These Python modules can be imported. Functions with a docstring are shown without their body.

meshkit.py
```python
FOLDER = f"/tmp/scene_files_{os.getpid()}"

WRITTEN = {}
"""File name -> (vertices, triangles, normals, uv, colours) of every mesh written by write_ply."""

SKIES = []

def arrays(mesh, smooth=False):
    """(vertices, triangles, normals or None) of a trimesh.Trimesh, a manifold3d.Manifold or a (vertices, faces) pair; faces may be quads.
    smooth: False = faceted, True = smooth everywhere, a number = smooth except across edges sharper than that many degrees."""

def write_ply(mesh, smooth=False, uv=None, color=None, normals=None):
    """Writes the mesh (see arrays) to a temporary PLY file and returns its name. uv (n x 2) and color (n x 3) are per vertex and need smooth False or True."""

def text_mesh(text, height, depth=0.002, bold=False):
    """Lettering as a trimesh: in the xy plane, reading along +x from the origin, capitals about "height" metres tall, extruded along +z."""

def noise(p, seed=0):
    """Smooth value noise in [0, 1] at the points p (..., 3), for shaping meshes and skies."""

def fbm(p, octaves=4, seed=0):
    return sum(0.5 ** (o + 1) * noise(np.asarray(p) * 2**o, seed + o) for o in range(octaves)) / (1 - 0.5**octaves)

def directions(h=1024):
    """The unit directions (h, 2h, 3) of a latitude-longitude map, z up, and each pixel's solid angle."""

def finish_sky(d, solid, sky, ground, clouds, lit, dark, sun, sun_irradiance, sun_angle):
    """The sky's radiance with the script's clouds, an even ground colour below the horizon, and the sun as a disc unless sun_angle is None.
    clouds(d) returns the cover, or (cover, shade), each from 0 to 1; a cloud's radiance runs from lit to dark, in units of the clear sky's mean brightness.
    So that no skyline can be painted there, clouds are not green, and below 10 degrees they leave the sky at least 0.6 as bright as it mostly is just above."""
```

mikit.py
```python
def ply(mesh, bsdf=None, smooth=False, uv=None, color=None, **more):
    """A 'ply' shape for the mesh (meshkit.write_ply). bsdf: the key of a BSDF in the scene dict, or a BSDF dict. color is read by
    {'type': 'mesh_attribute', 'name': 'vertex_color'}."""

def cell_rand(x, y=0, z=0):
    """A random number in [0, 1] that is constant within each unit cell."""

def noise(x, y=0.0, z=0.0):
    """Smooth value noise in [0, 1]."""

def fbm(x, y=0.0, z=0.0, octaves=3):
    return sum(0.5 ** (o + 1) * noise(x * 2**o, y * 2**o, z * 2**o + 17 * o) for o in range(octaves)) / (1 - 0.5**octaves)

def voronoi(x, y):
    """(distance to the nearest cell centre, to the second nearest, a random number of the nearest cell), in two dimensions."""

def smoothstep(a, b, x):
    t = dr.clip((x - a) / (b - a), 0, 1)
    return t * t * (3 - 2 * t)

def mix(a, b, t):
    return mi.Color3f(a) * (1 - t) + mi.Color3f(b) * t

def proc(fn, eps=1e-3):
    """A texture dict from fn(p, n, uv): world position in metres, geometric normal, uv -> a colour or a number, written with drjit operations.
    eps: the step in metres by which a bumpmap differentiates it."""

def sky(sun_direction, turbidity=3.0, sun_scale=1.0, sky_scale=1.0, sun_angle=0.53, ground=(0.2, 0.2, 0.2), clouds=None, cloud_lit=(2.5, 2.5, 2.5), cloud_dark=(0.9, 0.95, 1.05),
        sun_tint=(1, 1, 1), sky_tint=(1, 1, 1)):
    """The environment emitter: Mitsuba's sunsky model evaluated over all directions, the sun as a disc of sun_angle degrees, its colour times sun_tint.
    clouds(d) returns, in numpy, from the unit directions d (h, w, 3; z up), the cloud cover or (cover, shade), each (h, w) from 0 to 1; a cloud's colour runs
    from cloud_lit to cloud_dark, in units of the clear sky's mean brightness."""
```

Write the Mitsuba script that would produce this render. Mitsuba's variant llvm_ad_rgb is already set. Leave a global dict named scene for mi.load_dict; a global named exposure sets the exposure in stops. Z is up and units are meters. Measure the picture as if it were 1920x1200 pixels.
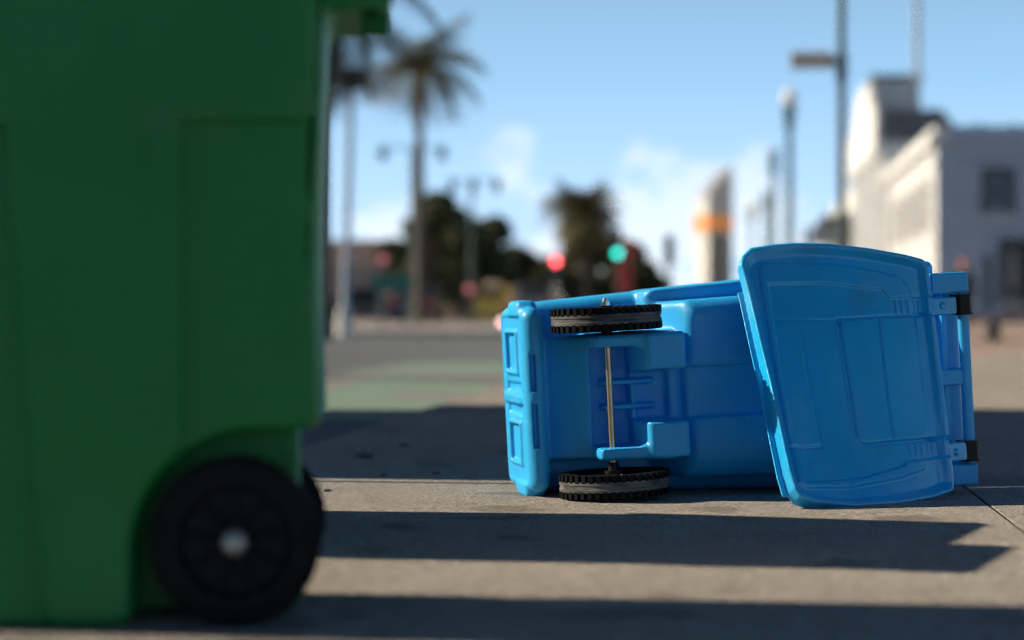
import math, random
import numpy as np, trimesh, manifold3d as m3
import drjit as dr, mitsuba as mi
import mikit, meshkit
from shapely.geometry import Polygon, Point, LineString, box as sbox
from shapely.ops import unary_union
from scipy.ndimage import gaussian_filter
T = mi.ScalarTransform4f
rng = np.random.default_rng(7); random.seed(7)
scene, labels = {}, {}

# ------------------------------------------------------------------ camera, sun and sky, exposure
EYE, FPX, HZ = 0.468, 4533.0, 585.0            # eye height; focal length in photo pixels; horizon row
PITCH = math.atan(15.0 / FPX)
scene['camera'] = dict(type='thinlens', fov=2 * math.degrees(math.atan(960 / FPX)), fov_axis='x', aperture_radius=0.0226, focus_distance=5.98,
                       near_clip=0.1, far_clip=6000.0,
                       to_world=T().look_at(origin=[0, 0, EYE], target=[0, math.cos(PITCH), EYE - math.sin(PITCH)], up=[0, 0, 1]))
exposure = 1.75
EL, AZ = math.radians(33.2), math.radians(10.0)
SUN = [-math.cos(EL) * math.cos(AZ), math.cos(EL) * math.sin(AZ), math.sin(EL)]


def clouds(d):
    el = np.degrees(np.arcsin(np.clip(d[..., 2], -1, 1)))
    q = np.stack([np.arctan2(d[..., 0], d[..., 1]) * 38, el * 0.95, 0 * el + 3.0], -1)
    f = meshkit.fbm(q, 4, 5)
    puff = np.clip((f - 0.42 - np.clip(el - 1.7, 0, 50) * 0.12) / 0.13, 0, 1)
    veil = 0.90 * np.exp(-(np.clip(el, 0, 90) / 10.0) ** 2)
    low = np.clip(1.0 - el / 5.5, 0, 1)
    return np.clip(np.maximum(puff * (el < 9) * 0.7, veil), 0, 1), np.clip(1.0 - 0.55 * puff - 0.42 * low, 0, 1)


scene['sky'] = mikit.sky(SUN, turbidity=2.8, sun_scale=1.6, clouds=clouds, cloud_lit=(9.4, 10.4, 11.4), cloud_dark=(4.2, 7.4, 10.9), sun_tint=(0.93, 0.955, 0.985), sky_scale=0.42, sky_tint=(0.90, 1.0, 1.10), ground=(0.22, 0.21, 0.2))


# ------------------------------------------------------------------ helpers
def at(px, D):                                  # x of a thing seen in that photo column, standing D metres away
    return (px - 960.0) / FPX * D


def zt(py, D):
    return EYE - (py - HZ) / FPX * D


def put(key, mesh, bsdf, smooth=False, **kw):
    base, i = key, 0
    while key in scene:
        i += 1; key = f'{base}_{i:03d}'
    if isinstance(mesh, list):
        mesh = trimesh.util.concatenate(mesh)
    scene[key] = mikit.ply(mesh, bsdf, smooth=smooth, **kw)
    return key


names = {}


def thing(name, label, cat, group=None, kind=None):
    n = names.get(name, 0); names[name] = n + 1
    key = name if n == 0 else f'{name}_{n:03d}'
    labels[key] = {'label': label, 'category': cat}
    if group: labels[key]['group'] = group
    return key


def struct(name, kind='structure'):
    labels[name] = {'kind': kind, 'label': name.replace('_', ' ')}


def bx(x0, x1, y0, y1, z0, z1):
    m = trimesh.creation.box([x1 - x0, y1 - y0, z1 - z0]); m.apply_translation([(x0 + x1) / 2, (y0 + y1) / 2, (z0 + z1) / 2]); return m


def rbx(x0, x1, y0, y1, z0, z1, r=0.006, seg=8):
    pts = []
    for x in (x0 + r, x1 - r):
        for y in (y0 + r, y1 - r):
            for z in (z0 + r, z1 - r):
                pts.append(m3.Manifold.sphere(r, seg).translate([x, y, z]))
    m = m3.Manifold.batch_hull(pts).to_mesh()
    return trimesh.Trimesh(m.vert_properties[:, :3], m.tri_verts)


def cyl(p0, p1, r0, r1=None, n=16):
    p0, p1 = np.array(p0, float), np.array(p1, float); r1 = r0 if r1 is None else r1
    L = np.linalg.norm(p1 - p0)
    c = m3.Manifold.cylinder(L, r0, r1, n).to_mesh()
    m = trimesh.Trimesh(np.array(c.vert_properties[:, :3]), c.tri_verts)
    m.apply_transform(trimesh.geometry.align_vectors([0, 0, 1], (p1 - p0) / L)); m.apply_translation(p0); return m


def rev(profile, n=48):
    return trimesh.creation.revolve(np.array(profile, float), sections=n)


def ball(c, r, sub=2, s=(1, 1, 1)):
    m = trimesh.creation.icosphere(sub, r); m.apply_scale(s); m.apply_translation(c); return m


def ext(poly, h):
    if not isinstance(poly, Polygon) and not hasattr(poly, 'geoms'): poly = Polygon(poly)
    gs = getattr(poly, 'geoms', [poly])
    return trimesh.util.concatenate([trimesh.creation.extrude_polygon(g, h, engine='earcut') for g in gs])


def frame(m, O, X, Y, Z):
    m = m.copy(); v = np.asarray(m.vertices)
    m.vertices = np.asarray(O) + v[:, :1] * np.asarray(X) + v[:, 1:2] * np.asarray(Y) + v[:, 2:3] * np.asarray(Z)
    if np.linalg.det(np.array([X, Y, Z])) < 0: m.invert()
    return m


# ---- solids as distance fields, meshed by surface nets: soft moulded plastic edges
def smin(a, b, k):
    h = np.maximum(k - np.abs(a - b), 0) / k
    return np.minimum(a, b) - h * h * (k * 0.25)


def smax(a, b, k): return -smin(-a, -b, k)


class Field:
    def __init__(s, lo, hi, cell):
        s.lo, s.c = np.array(lo, float), cell
        n = np.ceil((np.array(hi) - lo) / cell).astype(int) + 1
        s.ax = [(lo[i] + cell * np.arange(n[i])).astype(np.float32) for i in range(3)]
        s.F = np.full(n, 1.0, np.float32)
        s.X, s.Y, s.Z = s.ax[0][:, None, None], s.ax[1][None, :, None], s.ax[2][None, None, :]

    def sl(s, b, m):
        return tuple(slice(int(np.clip((b[2 * i] - m - s.lo[i]) / s.c, 0, s.F.shape[i])), int(np.clip((b[2 * i + 1] + m - s.lo[i]) / s.c + 2, 0, s.F.shape[i]))) for i in range(3))

    def rb(s, b, r, sl):
        q = []
        for i in range(3):
            a = s.ax[i][sl[i]]; c, h = (b[2 * i] + b[2 * i + 1]) / 2, (b[2 * i + 1] - b[2 * i]) / 2
            q.append((np.abs(a - c) - (h - r)).reshape([-1 if j == i else 1 for j in range(3)]).astype(np.float32))
        o = np.sqrt(sum(np.maximum(x, 0) ** 2 for x in q)) + np.minimum(np.maximum(np.maximum(q[0], q[1]), q[2]), 0) - np.float32(r)
        return o

    def add(s, b, r=0.006, k=0.008, fn=None):
        sl = s.sl(b, 0.04); p = s.rb(b, r, sl)
        if fn is not None: p = fn(p, s.ax[0][sl[0]][:, None, None], s.ax[1][sl[1]][None, :, None], s.ax[2][sl[2]][None, None, :])
        s.F[sl] = smin(s.F[sl], p, k)

    def cut(s, b, r=0.006, k=0.006):
        sl = s.sl(b, 0.03); s.F[sl] = smax(s.F[sl], -s.rb(b, r, sl), k)

    def mesh(s):
        F = s.F; S = F < 0
        corners = [np.array(c) for c in np.ndindex(2, 2, 2)]
        sub = lambda a, c: a[c[0]:a.shape[0] - 1 + c[0], c[1]:a.shape[1] - 1 + c[1], c[2]:a.shape[2] - 1 + c[2]]
        cnt = sum(sub(S, c).astype(np.int8) for c in corners)
        idx = np.argwhere((cnt > 0) & (cnt < 8))
        acc, num = np.zeros((len(idx), 3)), np.zeros(len(idx))
        for a in corners:
            for k in range(3):
                if a[k]: continue
                b = a.copy(); b[k] = 1
                fa, fb = F[tuple((idx + a).T)].astype(float), F[tuple((idx + b).T)].astype(float)
                x = (fa < 0) != (fb < 0); t = np.where(x, fa / np.where(x, fa - fb, 1), 0)
                acc += x[:, None] * (a + t[:, None] * (b - a)); num += x
        v = s.lo + (idx + acc / num[:, None]) * s.c
        ids = np.full(np.array(F.shape) - 1, -1, np.int32); ids[tuple(idx.T)] = np.arange(len(idx))
        faces = []
        for k in range(3):
            d = np.eye(3, dtype=int)[k]; u, w = np.eye(3, dtype=int)[(k + 1) % 3], np.eye(3, dtype=int)[(k + 2) % 3]
            A = S[:F.shape[0] - d[0], :F.shape[1] - d[1], :F.shape[2] - d[2]]; B = S[d[0]:, d[1]:, d[2]:]
            e = np.argwhere(A != B); e = e[(e[:, (k + 1) % 3] > 0) & (e[:, (k + 2) % 3] > 0) & (e[:, (k + 1) % 3] < F.shape[(k + 1) % 3] - 1) & (e[:, (k + 2) % 3] < F.shape[(k + 2) % 3] - 1)]
            q = np.stack([ids[tuple((e - u - w).T)], ids[tuple((e - w).T)], ids[tuple(e.T)], ids[tuple((e - u).T)]], 1)
            inside = A[tuple(e.T)]
            q = np.where(inside[:, None], q, q[:, ::-1]); q = q[(q >= 0).all(1)]
            faces.append(q)
        q = np.vstack(faces)
        return trimesh.Trimesh(v, np.vstack([q[:, [0, 1, 2]], q[:, [0, 2, 3]]]), process=False)


def plane(p, n):                                # half-space field in two chosen coordinates
    n = np.array(n, float) / np.hypot(*n)
    return lambda a, b: ((a - p[0]) * np.float32(n[0]) + (b - p[1]) * np.float32(n[1]))


# ------------------------------------------------------------------ materials
def mat(key, col, rough=0.6, metallic=0.0, spec=0.5, **kw):
    c = col if isinstance(col, dict) else {'type': 'rgb', 'value': list(col)}
    scene[key] = {'type': 'twosided', 'bsdf': dict(type='principled', base_color=c, roughness=rough, metallic=metallic, specular=spec, **kw)}


def bumped(key, col, rough, fn, scale, eps=1e-3, spec=0.5, **kw):
    c = col if isinstance(col, dict) else {'type': 'rgb', 'value': list(col)}
    r = rough if isinstance(rough, dict) else float(rough)
    scene[key] = {'type': 'twosided', 'bsdf': {'type': 'bumpmap', 'arbitrary': mikit.proc(fn, eps), 'scale': scale,
                  'bsdf': dict(type='principled', base_color=c, roughness=r, specular=spec, **kw)}}


N, FB, SS, MX = mikit.noise, mikit.fbm, mikit.smoothstep, mikit.mix


def plastic(base, worn_sheen, s=1.0, fade_sheen=0.0):
    def fn(p, n, uv):
        a = FB(p.x * 6, p.y * 6, p.z * 6, 3); b = FB(p.x * 55, p.y * 55, p.z * 55, 2)
        w = SS(0.60, 0.80, b) * SS(0.5, 0.72, FB(p.x * 11 + 3, p.y * 11, p.z * 11, 2))
        c = MX(mi.Color3f(base) * (0.92 + 0.16 * a), worn_sheen, 0.35 * w * s)
        if fade_sheen: c = MX(c, worn_sheen, fade_sheen * SS(0.42, 0.72, FB(p.x * 7 + 2, p.y * 7, p.z * 3.2, 3)))  # pale patches: scuffed plastic; on the lid, reflections painted into the colour
        return MX(c, (0.10, 0.10, 0.10), 0.16 * SS(0.62, 0.80, FB(p.x * 8 + 31, p.y * 8, p.z * 8, 4)))
    return mikit.proc(fn)


bumped('blue_plastic', plastic((0.020, 0.365, 0.79), (0.18, 0.52, 0.8)), 0.42, lambda p, n, uv: FB(p.x * 260, p.y * 260, p.z * 260, 2) + 3 * N(p.x * 14, p.y * 14, p.z * 14), 0.0005, 6e-4, 0.45)
bumped('blue_lid_plastic', plastic((0.008, 0.36, 0.76), (0.13, 0.47, 0.76), 0.8, 0.42), 0.2, lambda p, n, uv: N(p.x * 9, p.y * 9, p.z * 5) + 0.05 * N(p.x * 60, p.y * 60, p.z * 30), 0.012, 1e-3, 0.6)
bumped('green_plastic', plastic((0.010, 0.165, 0.042), (0.03, 0.20, 0.065), 1.0, 0.30), 0.40, lambda p, n, uv: FB(p.x * 240, p.y * 240, p.z * 240, 2) + 4 * N(p.x * 7, p.y * 7, p.z * 7), 0.0006, 8e-4, 0.22)
mat('dull_steel', (0.42, 0.42, 0.41), 0.55, 0.7)
mat('wheel_plastic', (0.007, 0.0075, 0.009), 0.4, spec=0.12)
bumped('black_rubber', mikit.proc(lambda p, n, uv: MX((0.004, 0.0048, 0.006), (0.011, 0.012, 0.014), FB(p.x * 40, p.y * 40, p.z * 40, 2))), 0.5, lambda p, n, uv: N(p.x * 500, p.y * 500, p.z * 500), 0.0004, 6e-4, 0.08)
bumped('dusty_rubber', mikit.proc(lambda p, n, uv: MX((0.045, 0.05, 0.057), (0.12, 0.128, 0.14), SS(0.2, 0.75, FB(p.x * 30, p.y * 30, p.z * 60, 3)))), 0.75, lambda p, n, uv: N(p.x * 600, p.y * 600, p.z * 600), 0.0006, 6e-4, 0.3)
mat('black_plastic', (0.006, 0.007, 0.0085), 0.42, spec=0.22)
mat('zinc_steel', mikit.proc(lambda p, n, uv: MX((0.62, 0.52, 0.34), (0.45, 0.38, 0.27), FB(p.x * 120, p.y * 120, p.z * 30, 3))), 0.34, 0.9)
mat('bright_steel', (0.72, 0.72, 0.72), 0.3, 1.0)


def concrete(p, n, uv):
    g = N(p.x * 330, p.y * 330); g2 = N(p.x * 150 + 7, p.y * 150); st = FB(p.x * 1.6, p.y * 1.6, 0, 4); st2 = FB(p.x * 9, p.y * 9, 0, 3)
    c = MX((0.118, 0.1105, 0.103), (0.375, 0.354, 0.330), SS(0.25, 0.80, 0.6 * g + 0.4 * g2))
    c = c * (0.80 + 0.22 * st + 0.20 * st2)
    c = MX(c, (0.07, 0.066, 0.062), 0.55 * SS(0.66, 0.8, FB(p.x * 4 + 9, p.y * 4, 0, 3)))
    d1, d2, r = mikit.voronoi(p.x * 3.1, p.y * 3.1)
    return MX(c, (0.05, 0.047, 0.045), 0.6 * (1 - SS(0.03, 0.045, d1 + 0.02 * N(p.x * 90, p.y * 90))) * SS(0.55, 0.6, r))


bumped('concrete', mikit.proc(concrete), 0.85, lambda p, n, uv: N(p.x * 330, p.y * 330) + 0.6 * N(p.x * 150, p.y * 150), 0.0022, 8e-4, 0.3)
mat('joint_dirt', (0.014, 0.013, 0.012), 0.95, spec=0.1)
bumped('asphalt', mikit.proc(lambda p, n, uv: mi.Color3f(0.098, 0.112, 0.130) * (0.7 + 0.4 * FB(p.x * 0.5, p.y * 0.25, 0, 4) + 0.3 * N(p.x * 90, p.y * 90))), 0.8, lambda p, n, uv: N(p.x * 120, p.y * 120), 0.003, 2e-3, 0.3)
mat('green_paint', mikit.proc(lambda p, n, uv: MX((0.125, 0.195, 0.158), (0.15, 0.155, 0.155), SS(0.38, 0.62, FB(p.x * 2.2, p.y * 1.2, 0, 4)))), 0.75)
mat('grey_paving', mikit.proc(lambda p, n, uv: mi.Color3f(0.20, 0.195, 0.20) * (0.75 + 0.5 * FB(p.x * 0.6, p.y * 0.3, 0, 4))), 0.85)
mat('brick_paving', mikit.proc(lambda p, n, uv: mi.Color3f(0.20, 0.155, 0.135) * (0.75 + 0.5 * FB(p.x * 0.8, p.y * 0.5, 0, 4))), 0.85)
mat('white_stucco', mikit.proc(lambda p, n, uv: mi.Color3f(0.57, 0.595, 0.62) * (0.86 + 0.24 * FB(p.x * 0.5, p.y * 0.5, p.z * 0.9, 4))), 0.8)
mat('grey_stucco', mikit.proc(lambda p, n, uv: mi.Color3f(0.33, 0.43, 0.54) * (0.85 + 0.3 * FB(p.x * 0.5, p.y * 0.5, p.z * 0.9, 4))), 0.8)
mat('tan_brick', mikit.proc(lambda p, n, uv: mi.Color3f(0.44, 0.33, 0.28) * (0.8 + 0.4 * FB(p.x * 0.7, p.y * 0.7, p.z * 1.2, 4))), 0.85)
mat('pink_stucco', mikit.proc(lambda p, n, uv: mi.Color3f(0.36, 0.29, 0.28) * (0.8 + 0.4 * FB(p.x * 0.7, p.y * 0.7, p.z * 1.2, 4))), 0.85)
mat('roof_slate', mikit.proc(lambda p, n, uv: mi.Color3f(0.10, 0.11, 0.125) * (0.8 + 0.4 * FB(p.x, p.y, p.z * 2, 3))), 0.7)
mat('dark_glass', (0.012, 0.015, 0.018), 0.08, 0.0, 0.6)
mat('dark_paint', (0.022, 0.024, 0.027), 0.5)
mat('white_paint', (0.75, 0.75, 0.74), 0.45)
mat('pale_paint', (0.50, 0.51, 0.52), 0.5)
mat('pale_blue_paint', (0.36, 0.42, 0.50), 0.6, spec=0.2)
mat('teal_paint', (0.035, 0.10, 0.115), 0.45)
mat('grey_paint', (0.07, 0.10, 0.105), 0.45)
mat('sign_back', mikit.proc(lambda p, n, uv: mi.Color3f(0.58, 0.50, 0.42) * (0.85 + 0.3 * FB(p.x * 6, p.y * 6, p.z * 6, 3))), 0.55)
mat('sign_green', (0.006, 0.13, 0.10), 0.5)
mat('orange_paint', (0.78, 0.27, 0.04), 0.5)
mat('red_paint', (0.60, 0.06, 0.04), 0.5)
mat('yellow_paint', (0.50, 0.36, 0.06), 0.3, clearcoat=0.6)
mat('navy_paint', (0.02, 0.03, 0.05), 0.3, clearcoat=0.6)
mat('silver_paint', (0.16, 0.165, 0.175), 0.3, clearcoat=0.6)
mat('globe_white', (0.82, 0.82, 0.80), 0.12, 0.0, 0.6)
mat('bark', mikit.proc(lambda p, n, uv: mi.Color3f(0.13, 0.105, 0.085) * (0.6 + 0.8 * FB(p.x * 5, p.y * 5, p.z * 7, 3))), 0.9)
mat('palm_bark', mikit.proc(lambda p, n, uv: mi.Color3f(0.10, 0.085, 0.07) * (0.6 + 0.8 * FB(p.x * 4, p.y * 4, p.z * 9, 3))), 0.9)
mat('leaf_dark', mikit.proc(lambda p, n, uv: MX((0.035, 0.052, 0.030), (0.105, 0.115, 0.05), FB(p.x * 1.1, p.y * 1.1, p.z * 1.1, 3))), 0.6, spec=0.2)
mat('frond_olive', mikit.proc(lambda p, n, uv: MX((0.065, 0.072, 0.035), (0.21, 0.18, 0.08), FB(p.x * 1.3, p.y * 1.3, p.z * 1.3, 3))), 0.6, spec=0.2)
mat('frond_dark', (0.03, 0.04, 0.03), 0.6)
mat('dead_frond', (0.20, 0.145, 0.09), 0.8)
mat('skin', (0.42, 0.25, 0.18), 0.5)
mat('coat_dark', (0.03, 0.028, 0.03), 0.8)
mat('cap_orange', (0.55, 0.11, 0.04), 0.7)
for nm, c in (('lamp_red', (60, 2.2, 2.2)), ('lamp_green', (1.0, 46, 32)), ('tail_red', (26, 2.0, 3.0))):
    scene[nm] = {'type': 'twosided', 'bsdf': {'type': 'principled', 'base_color': {'type': 'rgb', 'value': [min(1, x / 60) for x in c]}, 'roughness': 0.3}}
GLOW = {'lamp_red': (2.6, .25, .28), 'lamp_green': (0.03, 1.05, .85), 'tail_red': (0.19, .06, .065)}

# ------------------------------------------------------------------ ground
SV = np.array([0.0923, 0.99573, 0.0]); LV = np.array([0.99573, -0.0923, 0.0]); UP = np.array([0, 0, 1.0])   # along the street, across it
KERB, DROP = -1.5, 0.035


def st(m): return frame(m, [0, 0, 0], LV, SV, UP)


struct('road'); put('road', st(bx(-3000, KERB + 0.02, -300, 5000, -DROP - 0.3, -DROP)), 'asphalt')
struct('pavement')
put('pavement', st(bx(KERB + 0.03, 60, -40, 16.45, -0.3, -0.0022)), 'joint_dirt')
lat = [KERB, 0.611, 2.722, 4.833, 6.944]; tra = [-4.0, -1.35, 1.3, 3.95, 6.6, 9.25, 11.9, 14.55, 16.46]
for i in range(4):
    for j in range(8):
        dz = float(rng.uniform(-0.0012, 0.0012))
        a, b, c, d = lat[i] + 0.0035, lat[i + 1] - 0.0035, tra[j] + 0.0035, tra[j + 1] - 0.0035
        z0 = -DROP - 0.1 if i == 0 else -0.05
        top = Polygon([(a, c), (b, c), (b, d), (a, d)])
        m = m3.Manifold.batch_hull([m3.Manifold(m3.Mesh(np.asarray(bx(a, b, c, d, z0, dz - 0.0012).vertices, np.float32), np.asarray(bx(a, b, c, d, z0, dz - 0.0012).faces, np.uint32))),
                                    m3.Manifold(m3.Mesh(np.asarray(bx(a + .0012, b - .0012, c + .0012, d - .0012, z0, dz).vertices, np.float32), np.asarray(bx(a, b, c, d, z0, dz).faces, np.uint32)))]).to_mesh()
        put('pavement__slab', st(trimesh.Trimesh(m.vert_properties[:, :3], m.tri_verts)), 'concrete')
struct('far_pavement'); put('far_pavement', st(bx(KERB, 3000, 16.46, 27.0, -0.4, -0.001)), 'concrete')
struct('side_pavement'); put('side_pavement', st(bx(6.944, 3000, -300, 16.46, -0.4, -0.002)), 'concrete')
struct('plaza'); put('plaza', st(bx(KERB, 3000, 27.0, 5000, -0.4, -0.002)), 'brick_paving')
struct('green_bike_lane')
lane = [[(-3.2, 11.0), (-1.56, 11.0), (-1.56, 16.9), (-3.2, 17.6)], [(-3.2, 18.8), (-1.56, 18.2), (-1.56, 24.0), (-3.2, 24.0)]]
put('green_bike_lane', st(trimesh.util.concatenate([m.apply_translation([0, 0, -DROP - 0.004]) or m for m in [ext(p, 0.008) for p in lane]])), 'green_paint')
struct('cross_street_pavement'); put('cross_street_pavement', st(bx(-200, KERB - 3.2, 52, 300, -0.4, 0.05)), 'grey_paving')

# ------------------------------------------------------------------ the blue cart, lying on its side
PHI, TH = math.radians(9.5), math.radians(3.0)
EH = np.array([math.cos(PHI) * math.cos(TH), math.sin(PHI) * math.cos(TH), math.sin(TH)])       # bottom to lid
ED = np.array([-math.sin(PHI), math.cos(PHI), 0.0])                                              # wheel side to front
EW = np.cross(EH, ED)                                                                            # upper side
EW = EW if EW[2] > 0 else -EW
BO = np.array([0.0318, 6.0890, 0.2437])


def cart(m): return frame(m, BO, EH, EW, ED)


bc = thing('blue_wheeled_cart', 'blue plastic wheeled cart lying on its side on the pavement with its lid hanging open', 'recycling cart')
f = Field((-0.03, -0.33, -0.14), (1.16, 0.33, 0.62), 0.0034)
h, w, d = f.X, f.Y, f.Z
tub = smax(np.abs(w) - (0.243 + 0.05 * h), (0.155 - d) + 0 * h, 0.05)
tub = smax(tub, d - (0.35 + 0.2 * h), 0.09); tub = smax(tub, np.abs(h - 0.55) - 0.54, 0.05)
f.F = tub.astype(np.float32)
f.add((0.0, 0.052, -0.252, 0.252, 0.052, 0.20), 0.014, 0.02)
f.add((0.004, 0.06, -0.235, 0.235, 0.0, 0.36), 0.03, 0.02)
f.add((0.33, 1.08, 0.05, 0.290, 0.10, 0.22), 0.02, 0.012, lambda p, a, b, c: smax(smax(p, np.abs(b) - (0.246 + 0.05 * a), 0.012), plane((0.345, 0.10), (-1, -0.25))(a, c), 0.03))
pl1 = plane((0.425, -0.03), (-0.185, -0.085))
f.add((0.32, 1.07, -0.262, 0.262, -0.032, 0.2), 0.02, 0.012, lambda p, a, b, c: smax(smax(p, np.maximum(b - (0.222 + 0.036 * a), -b - (0.222 + 0.036 * a)), np.where(b > 0, 0.06, 0.12)), smax(pl1(a, c), plane((0.43, 0.0), (-1, 0))(a, c) * 0 - 1, 0.01), 0.022))
pl2 = plane((0.05, 0.072), (-0.085, -0.12))
f.add((0.04, 0.396, -0.157, 0.157, -0.014, 0.2), 0.014, 0.014, lambda p, a, b, c: smax(p, pl2(a, c), 0.014))
f.add((0.268, 0.396, -0.157, 0.157, -0.118, 0.2), 0.010, 0.012, lambda p, a, b, c: smax(p, plane((0.296, -0.118), (-0.94, -0.34))(a, c), 0.012))
f.add((0.168, 0.36, 0.122, 0.157, -0.108, 0.2), 0.011, 0.012)
f.add((0.168, 0.36, -0.157, -0.122, -0.108, 0.2), 0.011, 0.012)
f.cut((0.170, 0.274, -0.126, 0.126, -0.2, 0.045), 0.004, 0.005)
f.cut((0.25, 0.368, -0.064, 0.062, -0.2, 0.02), 0.010, 0.006)
for ww in (0.034, -0.028):
    f.add((0.20, 0.335, ww - 0.006, ww + 0.006, -0.02, 0.06), 0.003, 0.003)
f.add((0.272, 0.285, -0.06, 0.034, -0.01, 0.06), 0.003, 0.003)
f.add((0.222, 0.228, -0.126, 0.126, 0.0, 0.06), 0.002, 0.003)
f.cut((0.30, 0.66, -0.066, 0.063, -0.2, -0.012), 0.008, 0.01)
f.cut((0.70, 1.0, -0.15, 0.15, -0.2, -0.012), 0.02, 0.01)
f.cut((0.021, 0.033, 0.022, 0.118, -0.1, 0.022), 0.003, 0.004)
f.cut((0.021, 0.033, -0.122, -0.008, -0.1, 0.022), 0.003, 0.004)
for sgn in (1, -1):                                            # moulded panels in the underside
    a, b = (0.012, 0.212) if sgn > 0 else (-0.212, -0.012)
    f.cut((-0.05, 0.0075, a, b, 0.045, 0.335), 0.003, 0.004)
    f.add((0.0, 0.02, *( (0.062, 0.178) if sgn > 0 else (-0.172, -0.056)), 0.095, 0.275), 0.003, 0.004)
    f.cut((-0.05, 0.013, *( (0.073, 0.167) if sgn > 0 else (-0.161, -0.067)), 0.112, 0.258), 0.003, 0.004)
    f.cut((-0.05, 0.016, *( (0.018, 0.04) if sgn > 0 else (-0.04, -0.018)), 0.09, 0.3), 0.004, 0.006)
f.add((1.045, 1.105, -0.302, 0.302, 0.03, 0.60), 0.02, 0.012)
f.add((1.03, 1.150, -0.225, 0.225, -0.01, 0.10), 0.012, 0.012)
cav = np.maximum(np.abs(w) - (0.222 + 0.05 * h), np.maximum(np.maximum(0.185 - d, d - (0.32 + 0.2 * h)), 0.05 - h))
f.F = smax(f.F, -cav.astype(np.float32), 0.01)
f.F = gaussian_filter(f.F, 0.7)
put(bc + '__body', cart(f.mesh()), 'blue_plastic', smooth=True)
del tub, cav, f

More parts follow.
